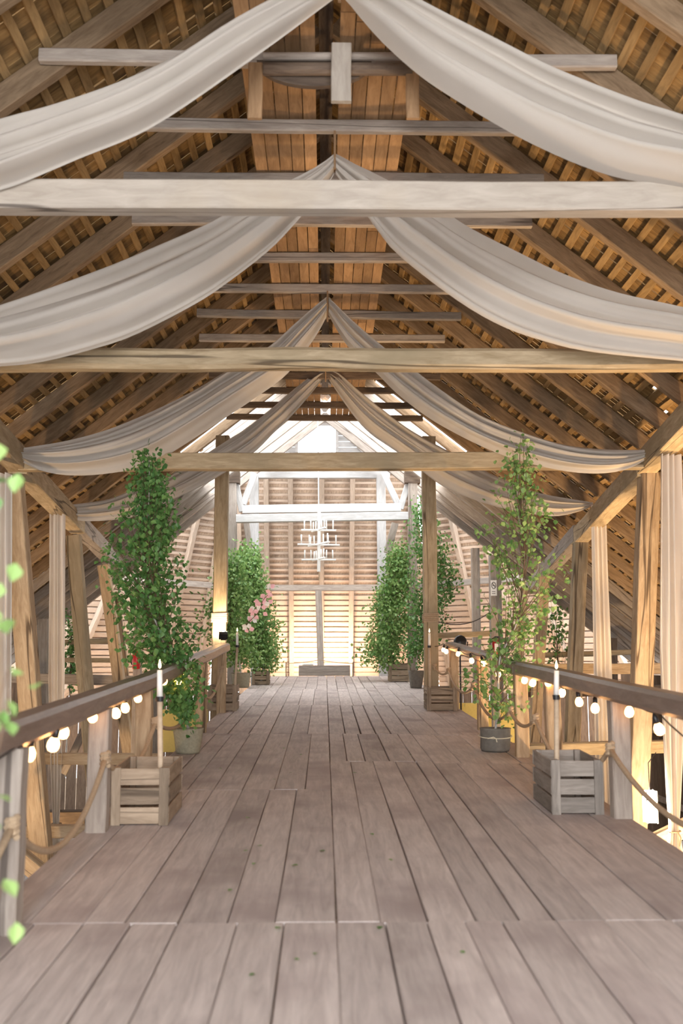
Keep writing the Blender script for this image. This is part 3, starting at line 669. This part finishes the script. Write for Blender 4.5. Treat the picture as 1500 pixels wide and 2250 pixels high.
def birch(label, base, env, nl, nb, D, seed, mat, trunkr=.02, nparts=0, lsz=.052, dens=1.0, spr=.075, avoid=None, group='leafy birch saplings in pots and crates'):
    """env: list of (photo row, left column, right column) of the crown at depth D"""
    r = random.Random(seed); t = thing('birch_sapling', label, 'tree', base, group); base = Vector(base)
    E = []
    for y, a, b in env:
        p, q = P(a, y, D), P(b, y, D); E.append((p.z, (p.x+q.x)/2, (q.x-p.x)/2))
    E.sort(); z0, z1 = E[0][0], E[-1][0]
    def at(z):
        for (za, ca, ra), (zb, cb, rb) in zip(E, E[1:]):
            if z <= zb: k = (z-za)/(zb-za); return ca+(cb-ca)*k, ra+(rb-ra)*k
        return E[-1][1], E[-1][2]
    # trunk follows the crown centre
    path = [base]
    for k in range(1, 9):
        z = base.z+(z1-base.z)*k/8; cx, rad = at(max(z, z0))
        w = min(1, max(0, (z-base.z)/max(.01, z0-base.z+.8)))
        path.append(Vector((base.x+(cx-base.x)*w+r.uniform(-.03,.03), D+(base.y-D)*(1-w)+r.uniform(-.03,.03), z)))
    path = spl(path, 24)
    mk('trunk', tube(path, [trunkr*(1-.85*k/23) for k in range(24)], 7), M_bark, t, None, True)
    parts, twigs, leaves = [], [], []
    for k in range(nb):
        z = z0+(z1-z0)*(k+r.random())/nb; cx, rad = at(z); a = r.uniform(0,6.283)
        rr_ = rad*math.sqrt(r.uniform(.12,1)); tip = Vector((cx+rr_*math.cos(a), D+min(rr_,.75)*math.sin(a)*.9, z))
        zb = base.z+(z-base.z)*r.uniform(.62,.82); i = min(23, max(1, int((zb-base.z)/(z1-base.z)*23))); st = path[i]
        mid = st.lerp(tip, .5)+Vector((0,0,r.uniform(0,.08))); br = spl([st, mid, tip], 6)
        if avoid and any(abs(v.x/v.y-avoid[0]) < .0062 and abs((v.z-CAMZ)/v.y-avoid[1]) < .012 for v in br): continue
        twigs.append(tube(br, [.006,.005,.004,.003,.0025,.002], 4, False))
        m = max(3, int(nl/nb*r.uniform(.6,1.4)))
        for _ in range(m):
            q = br[min(5, int(2+4*r.random()**.7))]; p = q+Vector((r.gauss(0,spr), r.gauss(0,spr), r.gauss(-.02,spr)))
            if avoid and abs(p.x/p.y-avoid[0]) < .0062 and abs((p.z-CAMZ)/p.y-avoid[1]) < .0125: continue
            leaves.append(p)
    mk('twigs', join(twigs), M_twig, t)['kind'] = 'stuff'
    lm = None; big = []
    for n, p in enumerate(leaves):
        s = lsz*r.uniform(.65,1.2)
        Mx = T(p) @ Matrix.Rotation(r.uniform(0,6.283),4,'Z') @ Matrix.Rotation(r.uniform(.1,1.4),4,'Y') @ Matrix.Rotation(r.uniform(-.8,.8),4,'X') @ Matrix.Scale(s,4)
        if n < nparts:
            o = mk('leaf', lm or (leafV, leafF), mat, t, Mx); lm = o.data
        else: big.append(xf((leafV, leafF), Mx))
    if big: mk('foliage', join(big), mat, t)['kind'] = 'stuff'
    return t
pL = onfloor(412,1655); pR = onfloor(1088,1650)
pot('round burlap covered pot at the foot of the tall left birch', (pL[0], pL[1]), .15,.185,.30, M_burlap)
birch('tall dense birch sapling in the burlap pot at the left railing', (pL[0]-.0, pL[1], fz(pL[1])+.22),
      [(985,312,338),(1040,300,360),(1090,278,378),(1150,240,398),(1200,222,402),(1260,236,408),(1320,242,420),(1400,252,440),(1450,288,445),(1500,340,440),(1560,372,425)], 5200, 190, 12.0, 5, M_leaf, .022, 290, .066)
pot('low dark sack pot tied with pale string at the foot of the right birch', (pR[0], pR[1]), .185,.19,.28, M_potd, True)
birch('sparse open birch sapling in the dark sack pot at the right railing', (pR[0], pR[1], fz(pR[1])+.2),
      [(955,1138,1160),(1020,1110,1180),(1080,1075,1195),(1140,1060,1215),(1200,1050,1250),(1260,1050,1255),(1330,1060,1240),(1400,1070,1200),(1450,1010,1180),(1500,1000,1190),(1560,1060,1180)], 1750, 110, 12.3, 12, M_leaf2, .017, 290, .068, avoid=(P(1084,1292,1).x, P(1084,1292,1).z-CAMZ))
fl1 = onfloor(528,1512); fr1 = onfloor(914,1512)
pot('small burlap pot behind the left candle crate', (fl1[0], fl1[1]+.1), .2,.23,.36, M_burlap)
pot('dark tapered square pot at the right bridge post', (fr1[0], fr1[1]), .15,.2,.42, M_potd, False, True)
birch('bushy birch sapling in the small burlap pot, left of the far crate', (fl1[0], fl1[1]+.1, fz(fl1[1])+.3),
      [(1215,492,530),(1260,470,545),(1310,452,555),(1360,442,560),(1400,450,565),(1445,478,565)], 5200, 150, fl1[1]+.1, 21, M_leaf2, .022, 0, .085, spr=.13)
cc = onfloor(572,1505,0,.25)
birch('bushy birch sapling in the low far left crate, lit bright', (cc[0], cc[1], fz(cc[1])+.08),
      [(1195,520,560),(1250,515,575),(1300,520,590),(1350,520,605),(1400,525,608),(1430,540,618),(1458,560,605)], 6000, 150, cc[1], 22, M_leaf2, .022, 0, .09, spr=.14)
cr_ = onfloor(878,1498,0,.25)
birch('wide birch sapling in the far right crate', (cr_[0], cr_[1], fz(cr_[1])+.08),
      [(1195,862,892),(1240,845,905),(1300,825,905),(1350,805,905),(1400,798,900),(1425,792,895),(1450,800,870)], 6500, 160, cr_[1], 23, M_leaf2, .022, 0, .09, spr=.14)
birch('slender birch sapling in the square pot at the right bridge post', (fr1[0], fr1[1], fz(fr1[1])+.3),
      [(1105,918,932),(1150,900,960),(1200,892,990),(1250,890,1008),(1300,895,1000),(1350,895,985),(1390,890,965),(1435,898,940)], 4200, 140, fr1[1], 24, M_leaf, .02, 0, .078, spr=.12)
birch('birch sapling close to the viewer, only leaf tips at the left edge', (P(-60,1900,2.9).x, 2.9, -.4),
      [(940,-130,-20),(1000,-130,22),(1060,-140,-20),(1200,-130,-12),(1235,-120,16),(1290,-140,-18),(1430,-130,-6),(1465,-120,28),(1540,-110,42),(1610,-110,18),(1660,-120,-12),(1700,-110,8),(1760,-120,-16),(1950,-120,4)], 130, 42, 2.9, 31, M_leaf2, .012, 100, .06, spr=.035)
birch('far leafy sapling seen between the left posts', (P(152,1500,27).x, 27.0, -1.5),
      [(1335,140,166),(1380,138,172),(1430,140,172),(1475,142,170)], 500, 30, 27.0, 41, M_leaf, .02, 0, .1)
birch('far leafy sapling at the right behind the leaning posts', (P(1225,1500,26).x, 26.0, -1.5),
      [(1320,1205,1240),(1380,1195,1250),(1430,1200,1250)], 260, 24, 26.0, 42, M_leaf, .02, 0, .1)

# ------------------------------------------------------------------ chandelier
D = 26.0
ct = P(699, 1145, D)
ch = thing('chandelier', 'white wooden chandelier of crossed bars in three tiers with white candles', 'chandelier', P(700, 1262, D))
mk('stem', tube([P(701,1120,D), P(700,1256,D)], .042, 8), M_wpaint, ch)
mk('hanger', tube([P(701,1258,D), P(701,1275,D)], .02, 6), M_rope, ch)
mk('suspension', tube([P(698,905,D), P(700,1130,D)], .016, 6), M_wpaint, ch)
for y, half, a0 in ((1165,.46,.05),(1197,.56,.16),(1230,.45,0)):
    c = P(700, y, D)
    for q, a in enumerate((a0, a0+math.pi/2+.35)):
        d = Vector((math.cos(a), math.sin(a), 0)); bar = mk('bar', timber(half*2, .05, .045, 2, .003, .008), M_wpaint, ch, frame(c-d*half+Vector((0,0,.02*q)), c+d*half+Vector((0,0,.02*q))))
        for s in (-.82,-.45,.45,.82):
            p = c+d*half*s+Vector((0,0,.03))
            mk('candle', tube([p, p+Vector((R.uniform(-.01,.01),0,.23))], .018, 8), M_wax, bar, None, True)

# ------------------------------------------------------------------ things at the end of the bridge and on the far posts
q = PF(712, 1484); yb = q.y-.25
x0, x1 = P(656,1480,yb).x, P(769,1480,yb).x; zb = fz(yb)
tr = thing('wooden_trough', 'low grey wooden trough across the far end of the bridge', 'trough', ((x0+x1)/2, yb, zb))
hT = P(700,1464,yb).z-zb
mk('front_board', timber(x1-x0, .04, hT, 3, .003, .006), M_grey, tr, frame((x0,yb,zb+hT/2), (x1,yb,zb+hT/2)))
mk('back_board', timber(x1-x0, .04, hT, 3, .003, .006), M_grey, tr, frame((x0,yb+.4,zb+hT/2+.01), (x1,yb+.4,zb+hT/2+.01)))
for X in (x0+.02, x1-.02): mk('end_board', timber(.36, .04, hT, 1, .003, .006), M_grey, tr, frame((X,yb+.02,zb+hT/2), (X,yb+.38,zb+hT/2)))
mk('base_board', box(x0+.02,x1-.02,yb+.02,yb+.38,zb+.02,zb+.05), M_grey, tr)
mk('ledge', box(x0,x1,yb-.02,yb+.2,zb+hT,zb+hT+.025), M_grey, tr)
a = P(664,1463,yb); 
dv = thing('control_box', 'small white appliance lying on the trough', 'device', (a.x+.15, yb+.08, zb+hT+.025))
mk('case', xf(timber(.33,.14,.055,1,0,.01), T((a.x, yb+.08, zb+hT+.055))), M_wpaint, dv); mk('slot', box(a.x+.04,a.x+.29,yb+.002,yb+.012,zb+hT+.045,zb+hT+.06), M_steel, dv)
tag(mk('barrier_rope', tube(sling([P(628,1458,29.4), P(702,1450,29.4), P(775,1458,29.4)], [.02,.02]), .012, 5), M_rope), 'thin rope across the far end of the bridge', 'rope')
for X, lb in ((P(628,1480,29.4).x,'left'),(P(775,1480,29.4).x,'right')):
    tag(beam('barrier_stake', (X, 29.4, fz(29.4)-.02), (X, 29.4, P(628,1455,29.4).z), .03, .03, M_dark, None, up=(0,1,0), segs=1), 'thin dark stake holding the rope at the %s of the trough' % lb, 'stake')
# sign, extinguishers, stage lamp
D = 26.4; a = P(1077,1275,D); b = P(1091,1309,D)
sg = thing('no_smoking_sign', 'white no smoking sign on a grey post', 'sign', ((a.x+b.x)/2, D, b.z))
mk('plate', box(a.x, b.x, D-.03, D-.015, b.z, a.z), M_paper, sg)
cx, cz = (a.x+b.x)/2, a.z-.14
mk('ring', tube([(cx+.055*math.cos(k*math.pi/10), D-.034, cz+.085*math.sin(k*math.pi/10)) for k in range(21)], .009, 5), M_ink, sg)
mk('slash', tube([(cx-.04,D-.034,cz+.06),(cx+.04,D-.034,cz-.06)], .008, 5), M_ink, sg)
mk('cigarette', box(cx-.03,cx+.03,D-.036,D-.031,cz-.01,cz+.008), M_ink, sg)
for k in range(2): mk('text_line', box(cx-.05,cx+.04,D-.034,D-.03,b.z+.05+.05*k,b.z+.065+.05*k), M_ink, sg)
def ext(label, x, y0, y1, D, lab):
    a, b = P(x, y0, D), P(x, y1, D); h = a.z-b.z; t = thing('fire_extinguisher', label, 'extinguisher', b)
    mk('cylinder', lathe([(.07,0),(.08,.02),(.08,h*.72),(.06,h*.82),(.025,h*.86),(.025,h*.9)], 16), M_red, t, T(b), True)
    mk('valve', xf(box(-.03,.05,-.02,.02,h*.9,h), T(b)), M_black, t); mk('hose', tube([b+Vector((-.03,0,h*.93)), b+Vector((-.13,0,h*.8)), b+Vector((-.12,0,h*.4)), b+Vector((-.085,0,h*.2))], .012, 6), M_black, t)
    if lab: mk('label', xf(box(-.045,.065,-.088,-.079,h*.2,h*.62), T(b)), M_paper, t)
ext('red fire extinguisher with white label behind the right railing', 1090, 1398, 1440, 20.5, True)
ext('red fire extinguisher half hidden behind the tall left birch', 299, 1425, 1470, 20.5, False)
for x, D, lb in ((1090, 20.55, 'right'), (299, 20.55, 'left')):
    X = P(x,1440,D).x; tag(beam('stud_post', (X, D+.2, -3.5), (X, D+.2, 2.6), .16, .16, M_grey, None, up=(0,1,0), segs=4), 'grey stud post carrying the %s fire extinguisher' % lb, 'post')
a = P(1010,1412,20.6)
sl = thing('stage_lamp', 'black stage lamp on a stand behind the right railing', 'lamp', (a.x, 20.6, a.z-1.0))
mk('housing', xf(lathe([(.09,-.16),(.13,-.1),(.13,.1),(.10,.14)], 14), T(a) @ Matrix.Rotation(math.pi/2-.3,4,'X')), M_black, sl, None, True)
mk('yoke', tube([a+Vector((-.16,0,.02)), a+Vector((-.15,0,-.16)), a+Vector((.15,0,-.16)), a+Vector((.16,0,.02))], .013, 6), M_black, sl)
mk('stand', tube([a+Vector((0,0,-.16)), (a.x, 20.6, -3.5)], .018, 6), M_black, sl)
# wire hanging across the right far opening, blossom spray in the far left birch
tag(mk('hanging_wire', tube(sling([P(955,1364,21.5), P(1074,1346,26.2)], [.18]), .012, 5), M_cable), 'thin dark wire sagging from the right bridge post', 'wire')
bl = thing('blossom_spray', 'spray of pink and white blossoms among the far left birch leaves', 'flowers', P(540,1372,22.3), None)
pts = [P(540,1372,22.3), P(568,1345,22.2), P(578,1318,22.2), P(597,1300,22.2)]
mk('stem', tube(spl(pts, 10), .008, 5), M_twig, bl)
for k in range(34):
    p = R.choice(spl(pts, 12))+Vector((R.gauss(0,.06), R.gauss(0,.05), R.gauss(0,.06))); mk('petal', xf((leafV, leafF), T(p) @ Matrix.Rotation(R.uniform(0,6),4,'Y') @ Matrix.Rotation(math.pi/2+R.uniform(-.7,.7),4,'X') @ Matrix.Scale(.13,4)), M_pink if k % 3 else M_wpaint, bl)

# ------------------------------------------------------------------ lamps
def flood(label, loc, target, power, color, size=.25, housing=True, blend=.6, ang=110):
    loc, target = Vector(loc), Vector(target); t = thing('flood_lamp', label, 'lamp', loc)
    Mx = (target-loc).to_track_quat('Z', 'Y').to_matrix().to_4x4(); Mx.translation = loc
    mk('housing', xf(join([box(-size/2,size/2,-size/2.6,size/2.6,-.1,-.02), box(-size*.3,size*.3,-size*.2,size*.2,-.16,-.1)]), Matrix.Identity(4)), M_black, t, Mx)
    mk('lens', box(-size*.44,size*.44,-size*.33,size*.33,-.02,-.008), M_lamp, t, Mx)
    l = bpy.data.lights.new('flood', 'SPOT'); l.energy = power; l.color = color; l.spot_size = math.radians(ang); l.spot_blend = blend; l.shadow_soft_size = size*.6
    o = bpy.data.objects.new('flood_light', l); o.rotation_euler = (0,0,0)
    COL.objects.link(o); o.parent = t; o.matrix_parent_inverse = WM[t].inverted()
    M2 = (target-loc).to_track_quat('-Z', 'Y').to_matrix().to_4x4(); M2.translation = loc+(target-loc).normalized()*.03; o.matrix_basis = M2
    return t
WARM = (1.0, .66, .34)
a, b = P(1415,1738,13.0), P(1441,1806,13.0)
ln = thing('box_lantern', 'bright glowing box lantern hanging beside the tied right curtain', 'lantern', ((a.x+b.x)/2, 13.0, b.z))
mk('shade', box(a.x, b.x, 12.92, 13.08, b.z, a.z), emit('lantern_glow', (1.0,.86,.66), 30), ln)
for X in (a.x, b.x):
    for Y in (12.92, 13.08): mk('frame_bar', box(X-.006, X+.006, Y-.006, Y+.006, b.z-.01, a.z+.01), M_wpaint, ln)
mk('hook', tube([((a.x+b.x)/2, 13.0, a.z), ((a.x+b.x)/2, 13.0, a.z+.35), (4.35, 13.3, a.z+.45)], .006, 5), M_cable, ln)
flood('warm lamp on the ground at the right under the middle roof', (4.9, 12.6, -3.3), (6.0, 14.0, 4.5), 900, WARM, .30)
flood('warm lamp on the ground at the right under the near roof', (5.4, 9.4, -3.3), (6.4, 12.0, 4.2), 900, WARM)
flood('warm lamp on the ground at the right under the far roof', (5.6, 19.0, -3.3), (6.6, 20.5, 4.0), 600, WARM)
flood('warm lamp on the ground at the left under the near roof', (-5.4, 10.5, -3.3), (-6.4, 13.0, 4.2), 420, WARM)
flood('warm lamp on the ground at the left under the far roof', (-5.6, 19.0, -3.3), (-6.6, 20.5, 4.0), 330, WARM)
flood('lamp standing low before the far slope, left of the grey post', (-.45, 35.4, .55), (-.5, 36.7, 1.5), 250, (1,.66,.44), .3, ang=150)
flood('lamp standing low before the far slope, right of the grey post', (.35, 35.4, .55), (.4, 36.7, 1.5), 190, (1,.66,.44), .3, ang=150)
flood('lamp lighting the right far slope', (5.6, 31.5, -2.5), (6.6, 34.0, 2.5), 420, (1,.68,.44), .3, ang=130)
flood('lamp lighting the left far slope', (-5.6, 31.5, -2.5), (-6.6, 34.0, 2.5), 260, (1,.68,.44), .3, ang=130)
flood('small bright lamp at the end of the left handrail', P(490,1392,18.75)+Vector((.0,0,0)), P(487,1340,19.3), 40, (1,.7,.4), .16, ang=140)

# ------------------------------------------------------------------ lower floor odds and ends
for k, (x, y, D, w, lb) in enumerate(((60,1900,16.0,.7,'white sheet draped on the lower floor at the left'), (160,1850,19.0,.6,'second white sheet hanging below the left side'), (1487,1860,17.0,.6,'white sheet below the right curtain'))):
    p = P(x, y, D); V, Fc = [], []
    for i in range(10):
        for j in range(13): V.append((p.x-w+2*w*j/12, D+.08*math.sin(j*1.7+i*.2), p.z+.1-(p.z+.1+3.45)*i/9))
    for i in range(9):
        for j in range(12): Fc.append((i*13+j, (i+1)*13+j, (i+1)*13+j+1, i*13+j+1))
    tag(mk('white_sheet', (V, Fc), M_tarp, None, None, True), lb, 'sheet')
yp = P(1047,1570,22.0)
tag(mk('yellow_panel', timber(1.6, .05, .9, 2, .003, .01), M_yel, None, frame((yp.x-.5, 22.0, yp.z-.2), (yp.x+1.1, 22.0, yp.z-.2))), 'yellow panel seen below the right railing', 'panel')
yp = P(395,1585,22.0)
tag(mk('yellow_panel', timber(1.0, .05, .9, 2, .003, .01), M_yel, None, frame((yp.x-.4, 22.0, yp.z-.2), (yp.x+.6, 22.0, yp.z-.2))), 'yellow panel seen below the left railing', 'panel')

dark = [((-40,1796,190,1796,20.5),'dark platform edge low at the left beyond the tied curtain'), ((-40,1560,330,1556,25.0),'dark floor edge behind the left railing'), ((1130,1520,1520,1516,25.0),'dark floor edge behind the right railing')]
for a, lb in dark:
    pb('platform_edge', *a, .3, .26, M_dark, lb)
# leaves fallen on the deck
lm = None
spots = [(545,1872),(510,1958),(605,2045),(560,1900),(575,1862),(640,1700),(665,1660),(600,1715),(655,1905),(645,2112),(560,2145),(690,2102),(715,1873),(852,1892),(812,1835),(775,1700),(700,1640),(540,1800),(905,1660),(760,1610),(835,2040),(480,1690),(1010,2095),(625,1645)]
for x, y in spots:
    q = PF(x, y); Mx = T(q+Vector((0,0,.012))) @ Matrix.Rotation(R.uniform(0,6),4,'Z') @ Matrix.Scale(R.uniform(.03,.05),4)
    o = mk('fallen_leaf', lm or (leafV, leafF), M_leaf, None, Mx); lm = o.data
    tag(o, 'small green leaf fallen on the plank floor of the bridge', 'leaf', 'fallen leaves on the deck')
